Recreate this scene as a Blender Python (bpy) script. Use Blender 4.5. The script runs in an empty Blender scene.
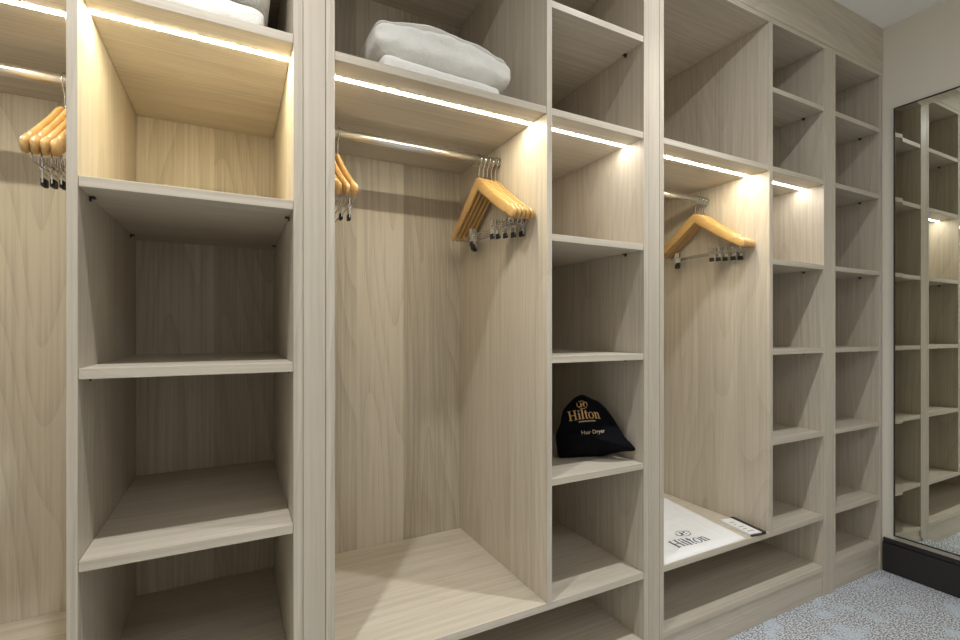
import bpy, bmesh, math, random
from mathutils import Vector, Matrix, noise
from mathutils.bvhtree import BVHTree

random.seed(7)
S = bpy.context.scene
C = S.collection

# ------------------------------------------------------------------ materials
def mat(name):
    m = bpy.data.materials.new(name); m.use_nodes = True
    nt = m.node_tree
    return m, nt, nt.nodes['Principled BSDF']

def simple(name, col, rough=.5, metal=0, coat=0, spec=.5):
    m, nt, b = mat(name)
    b.inputs['Base Color'].default_value = (*col, 1)
    b.inputs['Roughness'].default_value = rough
    b.inputs['Metallic'].default_value = metal
    b.inputs['Coat Weight'].default_value = coat
    b.inputs['Specular IOR Level'].default_value = spec
    return m

def N(nt, t, **kw):
    n = nt.nodes.new(t)
    for k, v in kw.items(): setattr(n, k, v)
    return n

def math_node(nt, op, a, b=None, clamp=False):
    n = N(nt, 'ShaderNodeMath', operation=op); n.use_clamp = clamp
    for i, v in enumerate((a, b)):
        if v is None: continue
        if isinstance(v, (int, float)): n.inputs[i].default_value = v
        else: nt.links.new(v, n.inputs[i])
    return n.outputs[0]

def mixc(nt, blend, fac, a, b):
    n = N(nt, 'ShaderNodeMix', data_type='RGBA', blend_type=blend)
    for s, v in ((n.inputs[0], fac), (n.inputs[6], a), (n.inputs[7], b)):
        if isinstance(v, (int, float)): s.default_value = v
        elif isinstance(v, tuple): s.default_value = v
        else: nt.links.new(v, s)
    return n.outputs[2]

def wood(name, along, dark, light, plank=0.0, contour=.35, streak=1.0, rough=.42, cross_scale=1.0):
    """ash veneer; grain runs along 'X', 'Y' or 'Z' of the part"""
    m, nt, b = mat(name)
    L = nt.links
    tc = N(nt, 'ShaderNodeTexCoord'); sep = N(nt, 'ShaderNodeSeparateXYZ')
    L.new(tc.outputs['Object'], sep.inputs[0])
    oi = N(nt, 'ShaderNodeObjectInfo')
    X, Y, Z = sep.outputs
    v = {'X': X, 'Y': Y, 'Z': Z}[along]
    rest = [o for k, o in (('X', X), ('Y', Y), ('Z', Z)) if k != along]
    u = math_node(nt, 'ADD', rest[0], math_node(nt, 'MULTIPLY', rest[1], 1.01))
    u = math_node(nt, 'ADD', u, math_node(nt, 'MULTIPLY', oi.outputs['Random'], 13.7))
    v = math_node(nt, 'ADD', v, math_node(nt, 'MULTIPLY', oi.outputs['Random'], 7.3))
    cell = math_node(nt, 'FLOOR', math_node(nt, 'DIVIDE', u, .165))
    wn = N(nt, 'ShaderNodeTexWhiteNoise', noise_dimensions='1D'); L.new(cell, wn.inputs['W'])
    # each board has its own stretch of grain
    vv = math_node(nt, 'ADD', v, math_node(nt, 'MULTIPLY', wn.outputs['Value'], 5.0 if plank else 0.0))
    def vec(su, sv):
        c = N(nt, 'ShaderNodeCombineXYZ')
        L.new(math_node(nt, 'MULTIPLY', u, su*cross_scale), c.inputs[0])
        L.new(math_node(nt, 'MULTIPLY', vv, sv), c.inputs[1])
        return c.outputs[0]
    def nz(su, sv, det, rgh=.55):
        n = N(nt, 'ShaderNodeTexNoise', noise_dimensions='2D')
        n.inputs['Scale'].default_value = 1; n.inputs['Detail'].default_value = det
        n.inputs['Roughness'].default_value = rgh
        L.new(vec(su, sv), n.inputs['Vector'])
        return n.outputs['Fac']
    streaks = nz(120, 1.3, 4, .6)
    broad = nz(12, .5, 2)
    pores = nz(420, 9, 2)
    smooth = nz(5.0, .5, .5, .35)
    fr = math_node(nt, 'FRACT', math_node(nt, 'MULTIPLY', smooth, 15))
    line = math_node(nt, 'POWER', fr, 3.0)
    f = math_node(nt, 'ADD', math_node(nt, 'MULTIPLY', math_node(nt, 'SUBTRACT', streaks, .5), 1.35*streak),
                  math_node(nt, 'MULTIPLY', math_node(nt, 'SUBTRACT', broad, .5), .6))
    f = math_node(nt, 'ADD', f, math_node(nt, 'MULTIPLY', math_node(nt, 'SUBTRACT', pores, .5), .55*streak))
    f = math_node(nt, 'SUBTRACT', f, math_node(nt, 'MULTIPLY', line, contour))
    f = math_node(nt, 'ADD', f, .62)
    if plank:
        f = math_node(nt, 'ADD', f, math_node(nt, 'MULTIPLY', math_node(nt, 'SUBTRACT', wn.outputs['Value'], .5), plank))
    f = math_node(nt, 'ADD', f, 0, clamp=True)
    col = mixc(nt, 'MIX', f, (*dark, 1), (*light, 1))
    L.new(col, b.inputs['Base Color'])
    b.inputs['Roughness'].default_value = rough
    b.inputs['Specular IOR Level'].default_value = .3
    bump = N(nt, 'ShaderNodeBump'); bump.inputs['Strength'].default_value = .05; bump.inputs['Distance'].default_value = .001
    L.new(pores, bump.inputs['Height']); L.new(bump.outputs[0], b.inputs['Normal'])
    return m

WD, WL = (.43, .375, .295), (.665, .60, .495)
M_side = wood('ash veneer upright', 'Z', WD, WL, contour=.22, streak=.8)
M_back = wood('ash veneer back boards', 'Z', WD, WL, plank=1.2, contour=.36)
M_shelf = wood('ash veneer shelf', 'X', WD, WL, contour=.12, streak=.8)
M_trim = wood('ash veneer filler', 'Z', WD, WL, contour=.08, streak=.4)
M_head = wood('ash veneer header', 'X', WD, WL, contour=.25, streak=.7)
M_hang = wood('honey lacquered beech', 'Y', (.44, .255, .085), (.66, .42, .165), contour=.1, streak=.5, rough=.28)
M_hang.node_tree.nodes['Principled BSDF'].inputs['Coat Weight'].default_value = .5
M_hang.node_tree.nodes['Principled BSDF'].inputs['Coat Roughness'].default_value = .15
M_chrome = simple('polished chrome', (.78, .78, .77), .16, 1)
M_rail = simple('satin chrome rail', (.86, .86, .85), .30, 1)
M_wire = simple('steel wire', (.62, .61, .59), .25, 1)
M_rubber = simple('black rubber', (.012, .012, .013), .5)
M_bracket = simple('dark zinc bracket', (.10, .085, .065), .4, .8)
M_wall = simple('greige wall paint', (.77, .735, .645), .85, spec=.2)
M_wall2 = simple('off white wall paint', (.80, .79, .76), .9, spec=.2)
M_ceil = simple('white ceiling paint', (.94, .93, .91), .9, spec=.2)
M_black = simple('black satin skirting', (.022, .019, .018), .38)
M_frame = simple('dark bronze frame', (.05, .042, .035), .35, .6)
M_cardw = simple('white card', (.80, .81, .80), .5)
M_ink = simple('navy print', (.025, .04, .085), .6)
M_gold = simple('gold print', (.62, .36, .13), .45)
M_pale = simple('pale gold print', (.55, .42, .27), .5)
M_spine = simple('black plastic binder', (.02, .022, .022), .35)
M_plug = simple('grey card print', (.33, .33, .34), .6)

m, nt, b = mat('silvered mirror')
b.inputs['Base Color'].default_value = (.80, .81, .74, 1); b.inputs['Metallic'].default_value = 1
b.inputs['Roughness'].default_value = .012
M_mirror = m

def led(name, col, power):
    m, nt, b = mat(name)
    b.inputs['Base Color'].default_value = (.9, .9, .85, 1)
    b.inputs['Emission Color'].default_value = (*col, 1)
    b.inputs['Emission Strength'].default_value = power
    return m
LED_WARM = led('warm led diffuser', (1.0, .885, .58), 172)
LED_MID = led('warm white led diffuser', (1.0, .915, .70), 124)
LED_WHITE = led('neutral white led diffuser', (1.0, .955, .87), 60)

def cloth(name, col, scale, bump, rough=.9, sheen=.3, wr=0, wscale=9):
    m, nt, b = mat(name)
    tc = N(nt, 'ShaderNodeTexCoord')
    n = N(nt, 'ShaderNodeTexNoise'); n.inputs['Scale'].default_value = scale; n.inputs['Detail'].default_value = 3
    nt.links.new(tc.outputs['Object'], n.inputs['Vector'])
    bp = N(nt, 'ShaderNodeBump'); bp.inputs['Strength'].default_value = bump; bp.inputs['Distance'].default_value = .002
    nt.links.new(n.outputs['Fac'], bp.inputs['Height'])
    if wr:
        n2 = N(nt, 'ShaderNodeTexNoise'); n2.inputs['Scale'].default_value = wscale; n2.inputs['Detail'].default_value = 2
        nt.links.new(tc.outputs['Object'], n2.inputs['Vector'])
        b2 = N(nt, 'ShaderNodeBump'); b2.inputs['Strength'].default_value = wr; b2.inputs['Distance'].default_value = .02
        nt.links.new(n2.outputs['Fac'], b2.inputs['Height'])
        nt.links.new(b2.outputs[0], bp.inputs['Normal'])
    nt.links.new(bp.outputs[0], b.inputs['Normal'])
    b.inputs['Base Color'].default_value = (*col, 1)
    b.inputs['Roughness'].default_value = rough
    b.inputs['Sheen Weight'].default_value = sheen
    return m
M_towel = cloth('white terry cotton', (.82, .805, .76), 300, .9, wr=.22, wscale=24)
M_bag = cloth('black cotton', (.004, .004, .006), 700, .3, .95, 0, wr=.25, wscale=16)
M_bag.node_tree.nodes['Principled BSDF'].inputs['Specular IOR Level'].default_value = .12
M_plastic = cloth('white laundry plastic', (.87, .885, .895), 60, .06, .35, 0, wr=.18, wscale=14)

# carpet: blue-grey loop pile with a broken woven pattern
m, nt, b = mat('blue grey patterned carpet')
L = nt.links
tc = N(nt, 'ShaderNodeTexCoord')
def nse(scale, det, vecscale=(1, 1, 1)):
    mp = N(nt, 'ShaderNodeMapping'); mp.inputs['Scale'].default_value = vecscale
    L.new(tc.outputs['Object'], mp.inputs['Vector'])
    n = N(nt, 'ShaderNodeTexNoise'); n.inputs['Scale'].default_value = scale; n.inputs['Detail'].default_value = det
    L.new(mp.outputs[0], n.inputs['Vector']); return n.outputs['Fac']
def ramp(f, a, bb):
    r = N(nt, 'ShaderNodeValToRGB'); r.color_ramp.elements[0].position = a; r.color_ramp.elements[1].position = bb
    L.new(f, r.inputs[0]); return r.outputs[0]
fine = ramp(nse(100, 2, (1, 2.2, 1)), .44, .56)
patch = ramp(nse(6.5, 2, (1, 1.3, 1)), .53, .62)
fibre = nse(420, 2)
c1 = mixc(nt, 'MIX', fine, (.22, .235, .275, 1), (.71, .735, .77, 1))
c2 = mixc(nt, 'MIX', fine, (.46, .53, .60, 1), (.63, .69, .76, 1))
cc = mixc(nt, 'MIX', patch, c1, c2)
cc = mixc(nt, 'OVERLAY', .45, cc, fibre)
L.new(cc, b.inputs['Base Color']); b.inputs['Roughness'].default_value = .95
bp = N(nt, 'ShaderNodeBump'); bp.inputs['Strength'].default_value = .5; bp.inputs['Distance'].default_value = .004
L.new(fibre, bp.inputs['Height']); L.new(bp.outputs[0], b.inputs['Normal'])
M_carpet = m

# ------------------------------------------------------------------ mesh helpers
def box(bm, x0, x1, y0, y1, z0, z1, bev=0.0, rot=None):
    r = bmesh.ops.create_cube(bm, size=1)
    vs = r['verts']
    for v in vs:
        v.co = Vector(((x0+x1)/2 + v.co.x*(x1-x0), (y0+y1)/2 + v.co.y*(y1-y0), (z0+z1)/2 + v.co.z*(z1-z0)))
    if bev:
        es = list({e for v in vs for e in v.link_edges})
        bmesh.ops.bevel(bm, geom=es, offset=bev, segments=2, affect='EDGES', profile=.5)
    return vs

def tube(bm, pts, r, seg=10, cap=True):
    pts = [Vector(p) for p in pts]
    rings = []
    prev = None
    for i, p in enumerate(pts):
        t = (pts[min(i+1, len(pts)-1)] - pts[max(i-1, 0)]).normalized()
        if prev is None:
            a = Vector((0, 0, 1)) if abs(t.z) < .9 else Vector((1, 0, 0))
            n = t.cross(a).normalized()
        else:
            n = (prev - t*prev.dot(t)).normalized()
        prev = n
        bn = t.cross(n)
        rr = r[i] if isinstance(r, (list, tuple)) else r
        rings.append([bm.verts.new(p + (n*math.cos(2*math.pi*k/seg) + bn*math.sin(2*math.pi*k/seg))*rr) for k in range(seg)])
    for a, c in zip(rings, rings[1:]):
        for k in range(seg):
            bm.faces.new((a[k], a[(k+1) % seg], c[(k+1) % seg], c[k]))
    if cap:
        bm.faces.new(rings[0][::-1]); bm.faces.new(rings[-1])

def obj(name, bm, material, parent=None, smooth=False, loc=None):
    bmesh.ops.recalc_face_normals(bm, faces=bm.faces[:])
    me = bpy.data.meshes.new(name); bm.to_mesh(me); bm.free()
    me.materials.append(material)
    if smooth:
        for p in me.polygons: p.use_smooth = True
    o = bpy.data.objects.new(name, me); C.objects.link(o)
    if parent: o.parent = parent
    if loc: o.location = loc
    return o

def bxo(name, dims, material, parent=None, bev=.0008):
    bm = bmesh.new(); box(bm, *dims, bev)
    return obj(name, bm, material, parent)

def tag(o, label, cat, group=None):
    o['label'] = label; o['category'] = cat
    if group: o['group'] = group
    return o

def empty(name, loc):
    o = bpy.data.objects.new(name, None); C.objects.link(o); o.location = loc; o.empty_display_size = .05
    return o

def copy_tree(o, parent=None):
    c = o.copy(); C.objects.link(c)
    if parent: c.parent = parent
    for ch in o.children: copy_tree(ch, c)
    return c

def struct(o):
    o['kind'] = 'structure'; return o

# ------------------------------------------------------------------ the room
XL, XR, YB, YF, HC = -.90, 2.58, .60, -2.60, 2.418
struct(bxo('floor', (XL-.1, XR+.1, YF-.1, YB+.1, -.05, 0), M_carpet, bev=0))
struct(bxo('ceiling', (XL-.1, XR+.1, YF-.1, YB+.1, HC, HC+.05), M_ceil, bev=0))
struct(bxo('wall_right', (XR, XR+.1, YF, YB, 0, HC), M_wall, bev=0))
struct(bxo('wall_left', (XL-.1, XL, YF, YB, 0, HC), M_wall2, bev=0))
struct(bxo('wall_back', (XL-.1, XR+.1, YB, YB+.1, 0, HC), M_wall, bev=0))
struct(bxo('wall_front', (XL-.1, XR+.1, YF-.1, YF, 0, HC), M_wall2, bev=0))
bm = bmesh.new()
box(bm, XR-.016, XR, YF, -.004, 0, .128, .002)
box(bm, XR-.010, XR, YF, -.004, .1285, .147, .002)
struct(obj('baseboard_right', bm, M_black))

# ------------------------------------------------------------------ wardrobe
D, TH, TOP = .56, .0185, 2.2
SZ = (1.968, 1.674, 1.331, .996, .661)     # shelf tops
BENCH, BASE = .326, .119

def add_shelf(u, x0, x1, ztop, supports=True, th=.019):
    g = .0006
    s = bxo('shelf', (x0+g, x1-g, .0015, D-.001, ztop-th, ztop), M_shelf, u)
    if supports:
        for sx in (x0, x1):
            sgn = 1 if sx == x0 else -1
            for y in (.075, .47):
                bm = bmesh.new()
                a, c = sorted((sx+sgn*.0008, sx+sgn*.010))
                box(bm, a, c, y-.005, y+.005, ztop-th-.0042, ztop-th-.0004, .0005)
                a, c = sorted((sx+sgn*.0008, sx+sgn*.0035))
                box(bm, a, c, y-.004, y+.004, ztop-th-.009, ztop-th-.0044, .0005)
                obj('shelf_support', bm, M_bracket, s)
    return s

def add_led(u, x0, x1, zbot, m, y=.071):
    bm = bmesh.new(); box(bm, x0+.002, x1-.002, y, y+.011, zbot-.0010, zbot-.0001)
    o = obj('light_strip', bm, m, u); o['label'] = 'glowing warm white strip'
    return o

def add_rail(u, x0, x1, z=1.601):
    bm = bmesh.new(); tube(bm, [(x0+.003, .26, z), (x1-.003, .26, z)], .0125, 24)
    r = obj('clothes_rail', bm, M_rail, u, True); r['label'] = 'chrome clothes rail'
    for x, s in ((x0, 1), (x1, -1)):
        bm = bmesh.new(); tube(bm, [(x+s*.0006, .26, z), (x+s*.0026, .26, z)], .0155, 24)
        obj('rail_socket', bm, M_chrome, r)

def unit(name_label, X0, X1, part=None, part_th=.019, SZ=SZ, rz=1.601, leds=(None, None), ly=(.071, .071), group='wardrobe units along the wall'):
    """X0..X1 outer faces, part = left face of the partition between hanging bay and shelf column"""
    u = empty('wardrobe_unit', (X0, 0, 0)); tag(u, name_label, 'wardrobe', group)
    W = X1-X0
    bxo('side_panel', (0, TH, 0, D, 0, TOP), M_side, u)
    bxo('side_panel', (W-TH, W, 0, D, 0, TOP), M_side, u)
    bxo('back_panel', (0, W, D+.0005, D+.018, 0, TOP), M_back, u, 0)
    bxo('top_panel', (0, W, 0, D+.018, TOP+.0005, TOP+.019), M_shelf, u)
    bxo('plinth', (TH+.0006, W-TH-.0006, .006, .026, 0, BASE-.021), M_shelf, u)
    add_shelf(u, TH, W-TH, BASE, False)
    if part is not None:
        p0, p1 = part-X0, part-X0+part_th
        add_shelf(u, TH, W-TH, BENCH, True, .02)
        bxo('partition', (p0, p1, 0, D, BENCH+.0005, TOP), M_side, u)
        # hanging bay: one shelf above the rail
        add_shelf(u, TH, p0, SZ[1], False); add_led(u, TH, p0, SZ[1]-.019, leds[0], ly[0]); add_rail(u, TH, p0, rz)
        for k, z in enumerate(SZ):
            add_shelf(u, p1, W-TH, z, k != 1)
        add_led(u, p1, W-TH, SZ[1]-.019, leds[1], ly[1])
    else:
        for z in SZ + (.333,): add_shelf(u, TH, W-TH, z)
    return u

unit('pale ash wardrobe unit at the left edge with the nearest shelf column', -.842, .1288, -.2583, .0158,
     SZ=(1.975, 1.686, 1.338, .999, .661), rz=1.604, leds=(LED_MID, LED_WARM), ly=(.100, .066))
unit('pale ash wardrobe unit with the black drawstring bag on a shelf', .1757, 1.132, .7535, .0165, leds=(LED_MID, LED_WHITE))
unit('pale ash wardrobe unit with the white plastic laundry bag on its low shelf', 1.181, 2.1235, 1.7445, .0205, leds=(LED_MID, LED_WHITE), ly=(.075, .075))
unit('narrow pale ash shelf unit without any rail, in the corner by the mirror', 2.172, 2.572)

# filler posts between the units, header above them, scribe strip in the corner
GAP = .0009
for k, (a, c) in enumerate(((.1288, .1757), (1.132, 1.181), (2.1235, 2.172), (-.9, -.842))):
    struct(bxo('trim_%d' % (k+1), (a+GAP, c-GAP, .0006, .022, 0, TOP+.019), M_trim, bev=.0012))
struct(bxo('trim_5', (2.5728, XR-.0005, .010, .03, 0, TOP+.019), M_trim))
struct(bxo('trim_6', (XL+.0005, XR-.0005, .0006, .022, TOP+.021, HC), M_head))

# ------------------------------------------------------------------ mirror
MY0, MY1, MZ0, MZ1 = -1.15, -.043, .166, 2.042
mr = empty('wall_mirror', (XR, (MY0+MY1)/2, MZ0))
tag(mr, 'tall wall mirror in a thin dark frame above the black skirting', 'mirror')
hy, hz = (MY1-MY0)/2, MZ1-MZ0
bm = bmesh.new(); box(bm, -.004, -.0005, -hy, hy, 0, hz); obj('backing', bm, M_frame, mr)
bm = bmesh.new()
for a in (( -.0125, -.0045, -hy, -hy+.004, 0, hz), (-.0125, -.0045, hy-.004, hy, 0, hz),
          (-.0125, -.0045, -hy+.0045, hy-.0045, 0, .004), (-.0125, -.0045, -hy+.0045, hy-.0045, hz-.004, hz)):
    box(bm, *a, .0006)
obj('frame', bm, M_frame, mr)
bm = bmesh.new()
e, w = .0045, .027
o4 = [(-hy+e, e), (hy-e, e), (hy-e, hz-e), (-hy+e, hz-e)]
i4 = [(-hy+e+w, e+w), (hy-e-w, e+w), (hy-e-w, hz-e-w), (-hy+e+w, hz-e-w)]
V0 = [bm.verts.new((-.0045, y, z)) for y, z in o4]
V1 = [bm.verts.new((-.0092, y, z)) for y, z in o4]
V2 = [bm.verts.new((-.0108, y, z)) for y, z in i4]
bm.faces.new(V2); bm.faces.new(V0)
for k in range(4):
    j = (k+1) % 4
    bm.faces.new((V1[k], V1[j], V2[j], V2[k])); bm.faces.new((V0[k], V0[j], V1[j], V1[k]))
obj('mirror_glass', bm, M_mirror, mr)

# ------------------------------------------------------------------ hangers
def make_hanger():
    """origin at the rail centre; the hanger lies in the YZ plane, facing along X"""
    h = empty('coat_hanger', (0, 0, 0))
    # wooden body: swept along Y
    bm = bmesh.new()
    n = 96; rings = []
    for i in range(n+1):
        s = -1 + 2*i/n
        y = s*.211
        a = abs(s)
        zc = -.078 - .175*(math.sqrt(a*a+.0036)-.06) + .028*a*a
        hgt = .0165*(1-.16*a) + .004*math.exp(-(a/.16)**2)     # half height
        wid = .0056 + .0010*a**2                                 # half width
        bow = .006*a*a                                           # shoulders bow forward
        if .80 < a < .85: hgt *= .80; wid *= .76
        if a > .93:
            q = math.sqrt(max(0.02, 1-((a-.93)/.071)**2)); hgt *= q; wid *= q
        ring = []
        m_ = 14
        for k in range(m_):
            t = 2*math.pi*k/m_
            cx, cz = math.cos(t), math.sin(t)
            px = wid*math.copysign(abs(cx)**.7, cx); pz = hgt*math.copysign(abs(cz)**.7, cz)
            sl = -.66*math.copysign(1, s)*(1-math.exp(-(a/.1)**2))
            ring.append(bm.verts.new((px+bow-.003, y - sl*pz*.75, zc+pz)))
        rings.append(ring)
    for A, B in zip(rings, rings[1:]):
        for k in range(14): bm.faces.new((A[k], A[(k+1) % 14], B[(k+1) % 14], B[k]))
    bm.faces.new(rings[0][::-1]); bm.faces.new(rings[-1])
    obj('wooden_body', bm, M_hang, h, True)
    # hook
    R, rw = .0185, .0016
    zc = .0125 - R + rw + .0006
    pts = []
    for k in range(25):
        t = math.radians(-35 + 245*k/24)
        pts.append((0, R*math.cos(t), zc+R*math.sin(t)))
    pts += [(0, -.008, zc-.0185), (0, -.002, zc-.024), (0, 0, zc-.031), (0, 0, -.066)]
    bm = bmesh.new(); tube(bm, pts, rw, 8); tube(bm, [(0, 0, -.0605), (0, 0, -.0565)], .0042, 10)
    obj('hook', bm, M_wire, h, True)
    # clip bar with two hanging wires
    bz = -.227
    bm = bmesh.new()
    tube(bm, [(.004, -.172, -.210), (.004, -.176, -.219), (.004, -.170, bz), (.004, -.150, bz), (.004, 0, bz), (.004, .150, bz), (.004, .170, bz), (.004, .176, -.219), (.004, .172, -.210)], .0017, 8)
    bar = obj('clip_bar', bm, M_wire, h, True)
    for s in (-1, 1):
        y = s*.118
        bm = bmesh.new()
        tube(bm, [(.004, y-.010, bz), (.004, y+.010, bz)], .0046, 10)
        box(bm, .0027, .0053, y-.011, y+.011, bz-.028, bz+.020, .0005)
        # spread finger plates of the clip
        box(bm, -.0022, -.0008, y-.010, y+.010, bz+.004, bz+.022, .0006)
        box(bm, .0088, .0102, y-.010, y+.010, bz+.004, bz+.022, .0006)
        c = obj('trouser_clip', bm, M_chrome, h)
        bm = bmesh.new()
        box(bm, .0004, .0076, y-.010, y+.010, bz-.034, bz-.019, .0015)
        obj('rubber_grip', bm, M_rubber, c)
    return h

proto = make_hanger(); used = [False]
RY, RZ = .26, 1.601
def put_hanger(x, rz, label, group, z=None, tilt=0.0, clips=(0, 0)):
    o = proto if not used[0] else copy_tree(proto)
    used[0] = True
    o.location = (x, RY, z or RZ); o.rotation_euler = (tilt, 0, rz)
    # the clips slide along the bar: each hanger has its own setting
    for c, d in zip([c for c in o.children if c.name.startswith('trouser_clip')], clips): c.location.y = d
    tag(o, label, 'coat hanger', group)

ORD = ['first', 'second', 'third', 'fourth', 'fifth']
r_ = math.radians
for k, (x, a) in enumerate(((-.3235, -2.6), (-.3095, -2.6), (-.2955, -2.6), (-.2815, -2.6))):
    put_hanger(x, r_(a), 'wooden clip hanger at the photo\'s left edge, %s from the left' % ORD[k], 'hangers on the left edge rail', 1.604)
for k, (x, a) in enumerate(((.212, 0), (.231, 0), (.250, 0))):
    put_hanger(x, r_(a), 'wooden clip hanger right beside the nearest wide post, %s from the post' % ORD[k], 'hangers at the left end of the middle rail')
for k, (x, a) in enumerate(((.680, .3), (.6945, .3), (.709, .3), (.7235, .3), (.738, .3))):
    put_hanger(x, r_(a), 'wooden clip hanger in the middle bay\'s bunch of five, %s from left' % ORD[k], 'hangers at the right end of the middle rail',
               clips=((.040, .030, .012, -.008, -.030)[k], (-.060, -.042, -.010, .014, .030)[k]))
put_hanger(1.217, 0, 'wooden clip hanger hidden behind a post but for one shoulder tip', 'hangers on the far rail')
for k, (x, a) in enumerate(((1.675, .2), (1.689, .2), (1.703, .2), (1.717, .2), (1.731, .2))):
    put_hanger(x, r_(a), 'wooden clip hanger above the white laundry bag, %s from left' % ORD[k], 'hangers on the far rail',
               clips=((.046, .028, .008, -.016, -.036)[k], (-.030, -.018, -.004, .010, .020)[k]))

# ------------------------------------------------------------------ towels
def soft_slab(name, L_, Dp, prof, seed, crease=None, wob=.004, rr=.030):
    """rounded folded slab: prof(t) -> (z bottom, z top) for t in 0..1 along X"""
    bm = bmesh.new()
    nx, ns = 64, 56
    rings = []
    for i in range(nx+1):
        t = i/nx
        x = (t-.5)*L_
        zb, zt = prof(t)
        end = min(t, 1-t)*L_
        q = 1 if end > rr else math.sqrt(max(0, 1-((rr-end)/rr)**2))*.96+.04
        hh = (zt-zb)/2*(.35+.65*q); zc = (zt+zb)/2
        hy = Dp/2*(.90+.10*q)
        ring = []
        for k in range(ns):
            a = 2*math.pi*k/ns
            cy, cz = math.cos(a), math.sin(a)
            y = hy*math.copysign(abs(cy)**.32, cy)
            z = hh*math.copysign(abs(cz)**.55, cz)
            p = Vector((x, y, zc+z))
            d = wob*(noise.noise(Vector((x*13+seed, y*13, z*13))) + .6*noise.noise(Vector((x*31+seed, y*31, z*31))))
            nrm = Vector((0, y/hy, z/max(hh, 1e-4))).normalized()
            p += nrm*d
            if crease and cy < -.2:
                for cz0, dep in crease:
                    p.y += dep*math.exp(-((z/hh-cz0)/.07)**2)
            p.z = max(p.z, zb-.0) if cz < 0 and zb <= .001 else p.z
            ring.append(bm.verts.new(p))
        rings.append(ring)
    for A, B in zip(rings, rings[1:]):
        for k in range(ns): bm.faces.new((A[k], A[(k+1) % ns], B[(k+1) % ns], B[k]))
    bm.faces.new(rings[0][::-1]); bm.faces.new(rings[-1])
    o = obj(name, bm, M_towel, None, True)
    md = o.modifiers.new('s', 'SUBSURF'); md.levels = 1; md.render_levels = 1
    return o

zs = SZ[1] + .0008
low = lambda t: (0, .060 - .010*t)
up = lambda t: (.0615 - .010*t, .148 + .036*math.sin(min(1, t*1.02)*math.pi*.92) - .024*t)
o = soft_slab('folded_towel', .325, .36, low, 3, rr=.012)
o.location = (.475, .222, zs)
tag(o, 'flat folded white towel on the middle top shelf, under the thick one', 'towel', 'white towels on the top shelves')
o = soft_slab('folded_towel', .385, .36, up, 9, crease=((.62, .020), (.0, .003)), wob=.007)
o.location = (.489, .236, zs + .003)
tag(o, 'thick folded white towel lying on top in the middle stack', 'towel', 'white towels on the top shelves')
o = soft_slab('folded_towel', .270, .36, lambda t: (0, .068), 21)
o.location = (-.075, .215, 1.6868)
tag(o, 'flat folded white towel on the left top shelf, under the other', 'towel', 'white towels on the top shelves')
o = soft_slab('folded_towel', .280, .37, lambda t: (.070, .185), 33, crease=((.4, .014), (-.35, .006)), wob=.006)
o.location = (-.068, .216, 1.6898)
tag(o, 'thick folded white towel on top of the left stack, cut off by the photo edge', 'towel', 'white towels on the top shelves')

# ------------------------------------------------------------------ lettering
def quad(bm, pts): bm.faces.new([bm.verts.new((x, y, 0)) for x, y in pts])
def rct(bm, x0, y0, x1, y1, n=1):
    for k in range(n):
        a, c = y0+(y1-y0)*k/n, y0+(y1-y0)*(k+1)/n
        quad(bm, [(x0, a), (x1, a), (x1, c), (x0, c)])
def arc(bm, cx, cy, rx, ry, w, a0, a1, n=18, w2=None):
    w2 = w if w2 is None else w2
    for k in range(n):
        q = [math.radians(a0+(a1-a0)*(k+j)/n) for j in (0, 1)]
        P = [(cx+rx*math.cos(t), cy+ry*math.sin(t)) for t in q]
        Q = [(cx+(rx-w)*math.cos(t), cy+(ry-w2)*math.sin(t)) for t in q]
        quad(bm, [P[0], P[1], Q[1], Q[0]])
def serif_word(bm, h=1.0):
    """the five-letter-shape word as on the print, in serif capitals and small letters; returns width"""
    st, sf = .15, .055
    x = 0
    for sx in (.09, .60):                       # H
        rct(bm, x+sx, 0, x+sx+st, 1, 3); rct(bm, x+sx-.09, 0, x+sx+st+.09, sf); rct(bm, x+sx-.09, 1-sf, x+sx+st+.09, 1)
    rct(bm, x+.24, .47, x+.60, .54)
    x += .92
    def stem(x, top):
        rct(bm, x+.07, 0, x+.07+st, top, 3); rct(bm, x, 0, x+.07+st+.07, sf)
        quad(bm, [(x, top-sf), (x+.07, top-sf), (x+.07, top), (x, top-.03)])
    stem(x, .68); arc(bm, x+.145, .88, .085, .085, .085, 0, 360, 12); x += .35      # i
    stem(x, 1.02); x += .34                                                           # l
    rct(bm, x+.10, .12, x+.10+st, .90, 3); rct(bm, x, .61, x+.40, .67); arc(bm, x+.27, .15, .17, .16, .09, 180, 320, 8); x += .45   # t
    arc(bm, x+.34, .33, .34, .36, .14, 0, 360, 24, .05); x += .74                     # o
    stem(x, .68)
    arc(bm, x+.385, .44, .165, .24, .13, 0, 150, 10, .07); rct(bm, x+.42, 0, x+.55, .44, 2); rct(bm, x+.35, 0, x+.63, sf)   # n
    return x+.64
def emblem(bm, cx, cy, r):
    arc(bm, cx, cy, r*1.35, r, r*.12, -210, 30, 22); arc(bm, cx, cy, r*1.25, r*.92, r*.10, 50, 130, 10)
    for s in (-1, 1):
        rct(bm, cx+s*.33*r-.13*r, cy-.5*r, cx+s*.33*r+.13*r, cy+.5*r); 
    rct(bm, cx-.33*r, cy-.09*r, cx+.33*r, cy+.09*r)
    arc(bm, cx+r*.9, cy+r*.15, r*.55, r*.42, r*.16, -60, 200, 12)
    arc(bm, cx-r*.9, cy-r*.15, r*.5, r*.4, r*.14, 120, 380, 12)
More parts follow.
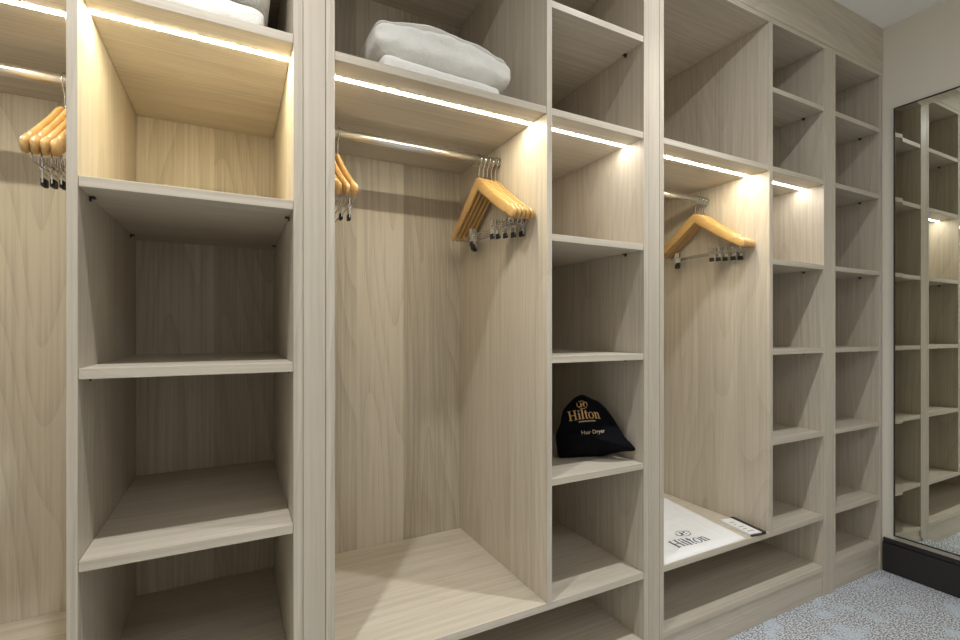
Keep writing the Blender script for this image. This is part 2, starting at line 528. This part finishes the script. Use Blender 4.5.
def font_text(txt, size):
    cu = bpy.data.curves.new('t', 'FONT'); cu.body = txt; cu.size = size; cu.align_x = 'CENTER'; cu.resolution_u = 3
    ob = bpy.data.objects.new('t', cu); C.objects.link(ob)
    dg = bpy.context.evaluated_depsgraph_get()
    me = bpy.data.meshes.new_from_object(ob.evaluated_get(dg))
    bm = bmesh.new(); bm.from_mesh(me)
    bpy.data.objects.remove(ob); bpy.data.curves.remove(cu); bpy.data.meshes.remove(me)
    return bm

# ------------------------------------------------------------------ black drawstring bag
OUT = [(0.918, 0.161, 0.6625), (0.908, 0.164, 0.698), (0.905, 0.165, 0.739), (0.918, 0.161, 0.77), (0.927, 0.158, 0.811),
       (0.949, 0.151, 0.839), (0.968, 0.145, 0.855), (0.991, 0.137, 0.861), (1.02, 0.128, 0.847), (1.042, 0.121, 0.837),
       (1.06, 0.099, 0.81), (1.076, 0.076, 0.771), (1.090, 0.056, 0.733), (1.107, 0.028, 0.697), (1.085, 0.063, 0.685),
       (1.064, 0.094, 0.672), (1.047, 0.117, 0.6625), (0.981, 0.14, 0.6625)]
ORG = Vector((.99, .14, .6615))
bag = empty('drawstring_bag', ORG)
tag(bag, 'black cotton drawstring bag with gold lettering, slumped on a shelf', 'bag')
pts = [Vector(p)-ORG for p in OUT]
# resample the outline smoothly
res = []
n = len(pts)
for i in range(n):
    p0, p1, p2, p3 = pts[i-1], pts[i], pts[(i+1) % n], pts[(i+2) % n]
    for t in (0, .25, .5, .75):
        res.append(.5*((2*p1) + (-p0+p2)*t + (2*p0-5*p1+4*p2-p3)*t*t + (-p0+3*p1-3*p2+p3)*t**3))
cen = Vector((.0, -.012, .075))
nf = Vector((-.36, -.93, .10)).normalized()
bm = bmesh.new()
K = 12
def ringpts(side):
    rr = []
    for k in range(1, K+1):
        s = k/K
        row = []
        for p in res:
            q = cen.lerp(p, s)
            th = (.050 if side > 0 else .055)*max(0, 1-s**2.2)
            d = .0035*(noise.noise(q*26+Vector((side*5, 0, 0))) + .7*noise.noise(Vector((q.x*60, q.y*20, q.z*14))))*(1 if s < 1 else .0)
            q = q + nf*(side*th + d*side)
            q.z = max(q.z, .0012)
            q.x = min(q.x, 1.1105-ORG.x)
            row.append(q)
        rr.append(row)
    return rr
front, backr = ringpts(1), ringpts(-1)
edge = [bm.verts.new(p) for p in front[-1]]
for side, rr, th in ((1, front, .050), (-1, backr, .055)):
    c = bm.verts.new(cen + nf*side*th)
    rows = [[bm.verts.new(p) for p in row] for row in rr[:-1]] + [edge]
    mcount = len(edge)
    for k in range(mcount): bm.faces.new((c, rows[0][k], rows[0][(k+1) % mcount]))
    for A, B in zip(rows, rows[1:]):
        for k in range(mcount): bm.faces.new((A[k], B[k], B[(k+1) % mcount], A[(k+1) % mcount]))
bmesh.ops.recalc_face_normals(bm, faces=bm.faces[:])
tree = BVHTree.FromBMesh(bm)
obj('cloth_body', bm, M_bag, bag, True)
# prints follow the cloth: laid on it along the bag's facing direction
tx = Vector((.93, -.36, 0)).normalized(); tz = Vector((0, 0, 1))
def print_on_bag(name, bm, o2, scale, material, rot=0.0, curve=0.0):
    ca, sa = math.cos(rot), math.sin(rot)
    for v in bm.verts:
        x, y = v.co.x*scale, v.co.y*scale
        y -= curve*x*x
        x, y = x*ca-y*sa, x*sa+y*ca
        p = o2 + tx*x + tz*y
        hit, nn, _, _ = tree.ray_cast(p + nf*.3, -nf)
        v.co = (hit + nf*.0007) if hit is not None else p + nf*.05
    obj(name, bm, material, bag)
bm = bmesh.new(); w = serif_word(bm)
for v in bm.verts: v.co.x -= w/2
print_on_bag('gold_lettering', bm, Vector((-.016, -.03, .1305)), .0285, M_gold, r_(4), 2.2)
bm = bmesh.new(); emblem(bm, 0, 0, 1)
print_on_bag('gold_emblem', bm, Vector((-.022, -.03, .1735)), .0125, M_gold, r_(4))
bm = bmesh.new()
for k in range(12): rct(bm, -2.1+k*.36, 0, -2.1+k*.36+.25, .3)
print_on_bag('gold_underline', bm, Vector((-.012, -.03, .1215)), .0125, M_pale, r_(3), 2.2)
bm = font_text('Hair Dryer', 1.0)
print_on_bag('bag_caption', bm, Vector((.004, -.03, .085)), .0162, M_pale, r_(4))

# ------------------------------------------------------------------ laundry bag on the low shelf
zb = BENCH + .0006
lb = empty('laundry_bag', (1.42, .22, zb)); lb.rotation_euler = (0, 0, r_(0))
tag(lb, 'flat white plastic laundry bag with navy lettering, laid on the low shelf', 'bag')
PL = [(1.209, .004), (1.612, .006), (1.640, .150), (1.69, .42), (1.69, .50), (1.21, .50)]
bm = bmesh.new()
nx, ny = 60, 50
def pl(s, t):
    xl = 1.209; xr = 1.618 + .085*t
    return xl + (xr-xl)*s, .006 + .49*t
grid = []
for j in range(ny+1):
    row = []
    for i in range(nx+1):
        s, t = i/nx, j/ny
        x, y = pl(s, t)
        ed = min(s, 1-s, t, 1-t)
        z = .0075*min(1, (ed/.05)**.5 if ed > 0 else 0)
        z += min(1, ed/.06)*(.0045*abs(noise.noise(Vector((x*11, y*7, 3)))) + .0050*abs(noise.noise(Vector((x*22+y*14, y*24-x*8, 8)))))
        z += .0035*math.exp(-((y-.235+.10*(x-1.42))/.007)**2)*min(1, ed/.06) + .0030*math.exp(-((x-1.535-.2*y)/.006)**2)*min(1, ed/.06)
        row.append(bm.verts.new((x-1.42, y-.22, z)))
    grid.append(row)
for j in range(ny):
    for i in range(nx): bm.faces.new((grid[j][i], grid[j][i+1], grid[j+1][i+1], grid[j+1][i]))
ext = bmesh.ops.extrude_face_region(bm, geom=bm.faces[:])
for g in ext['geom']:
    if isinstance(g, bmesh.types.BMVert): g.co.z = -.0002
bmesh.ops.recalc_face_normals(bm, faces=bm.faces[:])
tree2 = BVHTree.FromBMesh(bm)
obj('plastic_sheet', bm, M_plastic, lb, True)
def print_on_sheet(name, bm, cx, cy, scale, ys=1.0, rot=0):
    ca, sa = math.cos(rot), math.sin(rot)
    for v in bm.verts:
        x, y = v.co.x*scale, v.co.y*scale*ys
        x, y = cx+x*ca-y*sa-1.42, cy+x*sa+y*ca-.22
        hit = tree2.ray_cast(Vector((x, y, .3)), Vector((0, 0, -1)))[0]
        v.co = (x, y, (hit.z if hit is not None else .01)+.0005)
    obj(name, bm, M_ink, lb)
bm = bmesh.new(); w = serif_word(bm)
for v in bm.verts: v.co.x -= w/2
print_on_sheet('navy_lettering', bm, 1.404, .048, .0455, 1.05, r_(-2))
bm = bmesh.new(); emblem(bm, 0, 0, 1)
print_on_sheet('navy_emblem', bm, 1.437, .125, .023, 1.0, r_(-3))

# card pad with a black binder edge
cp = empty('laundry_form_pad', (1.686, .074, zb))
cp.rotation_euler = (0, 0, r_(-9))
tag(cp, 'white form pad with a black binder edge, beside the white laundry bag', 'notepad')
bm = bmesh.new(); box(bm, -.028, .028, -.068, .068, 0, .009, .001); obj('paper_block', bm, M_cardw, cp)
bm = bmesh.new(); box(bm, .0285, .044, -.074, .074, 0, .011, .0025); obj('binder_edge', bm, M_spine, cp)
bm = bmesh.new()
for k, (a, l) in enumerate(((-.050, .030), (-.030, .018), (-.010, .026), (.012, .012), (.03, .022))):
    rct(bm, -.018, a, -.018+l, a+.0045)
for v in bm.verts: v.co.z = .0093
obj('printed_lines', bm, M_plug, cp)
cl = bmesh.new(); box(cl, -.026, .026, -.0745, -.0685, 0, .006, .001)
obj('metal_clip', cl, M_bracket, cp)

# ------------------------------------------------------------------ lights
def downlight(x, y, beam, spill, col=(.975, .985, 1.0)):
    """recessed ceiling lamp: a soft-edged beam and its wide weak spill"""
    l = bpy.data.lights.new('downlight_beam', 'SPOT'); l.energy = beam; l.color = col
    l.spot_size = r_(104); l.spot_blend = 1.0; l.shadow_soft_size = .022
    o = bpy.data.objects.new('downlight_beam', l); C.objects.link(o); o.location = (x, y, 2.385)
    l = bpy.data.lights.new('downlight_spill', 'AREA'); l.shape = 'DISK'; l.size = .045; l.energy = spill; l.color = col
    o = bpy.data.objects.new('downlight_spill', l); C.objects.link(o); o.location = (x, y, 2.38)
for x in (-.12, 1.22): downlight(x, -.44, 45, 5.1)
# broad soft fill light, added unseen behind the camera to raise the ambient level
l = bpy.data.lights.new('added_fill_panel', 'AREA'); l.shape = 'RECTANGLE'; l.size = 1.6; l.size_y = .6; l.energy = 10.3; l.color = (.975, .985, 1.0)
o = bpy.data.objects.new('added_fill_panel', l); C.objects.link(o); o.location = (.8, -1.9, HC-.02)

w = bpy.data.worlds.new('World'); S.world = w; w.use_nodes = True
w.node_tree.nodes['Background'].inputs[0].default_value = (.5, .5, .5, 1)
w.node_tree.nodes['Background'].inputs[1].default_value = .0

# ------------------------------------------------------------------ camera
cam = bpy.data.cameras.new('Camera'); co = bpy.data.objects.new('Camera', cam); C.objects.link(co)
cam.sensor_width = 36; cam.lens = 475.2/960*36; cam.clip_start = .01
cam.shift_y = 11/960
co.location = (0, -1.06, 1.0651)
co.rotation_euler = (math.pi/2, 0, -math.atan(246/475.2))
S.camera = co

S.view_settings.view_transform = 'Standard'; S.view_settings.look = 'None'
S.view_settings.gamma = 1; S.view_settings.use_curve_mapping = False
S.view_settings.exposure = 0.0
S.cycles.max_bounces = 14; S.cycles.diffuse_bounces = 8; S.cycles.glossy_bounces = 6
S.cycles.sample_clamp_indirect = 6
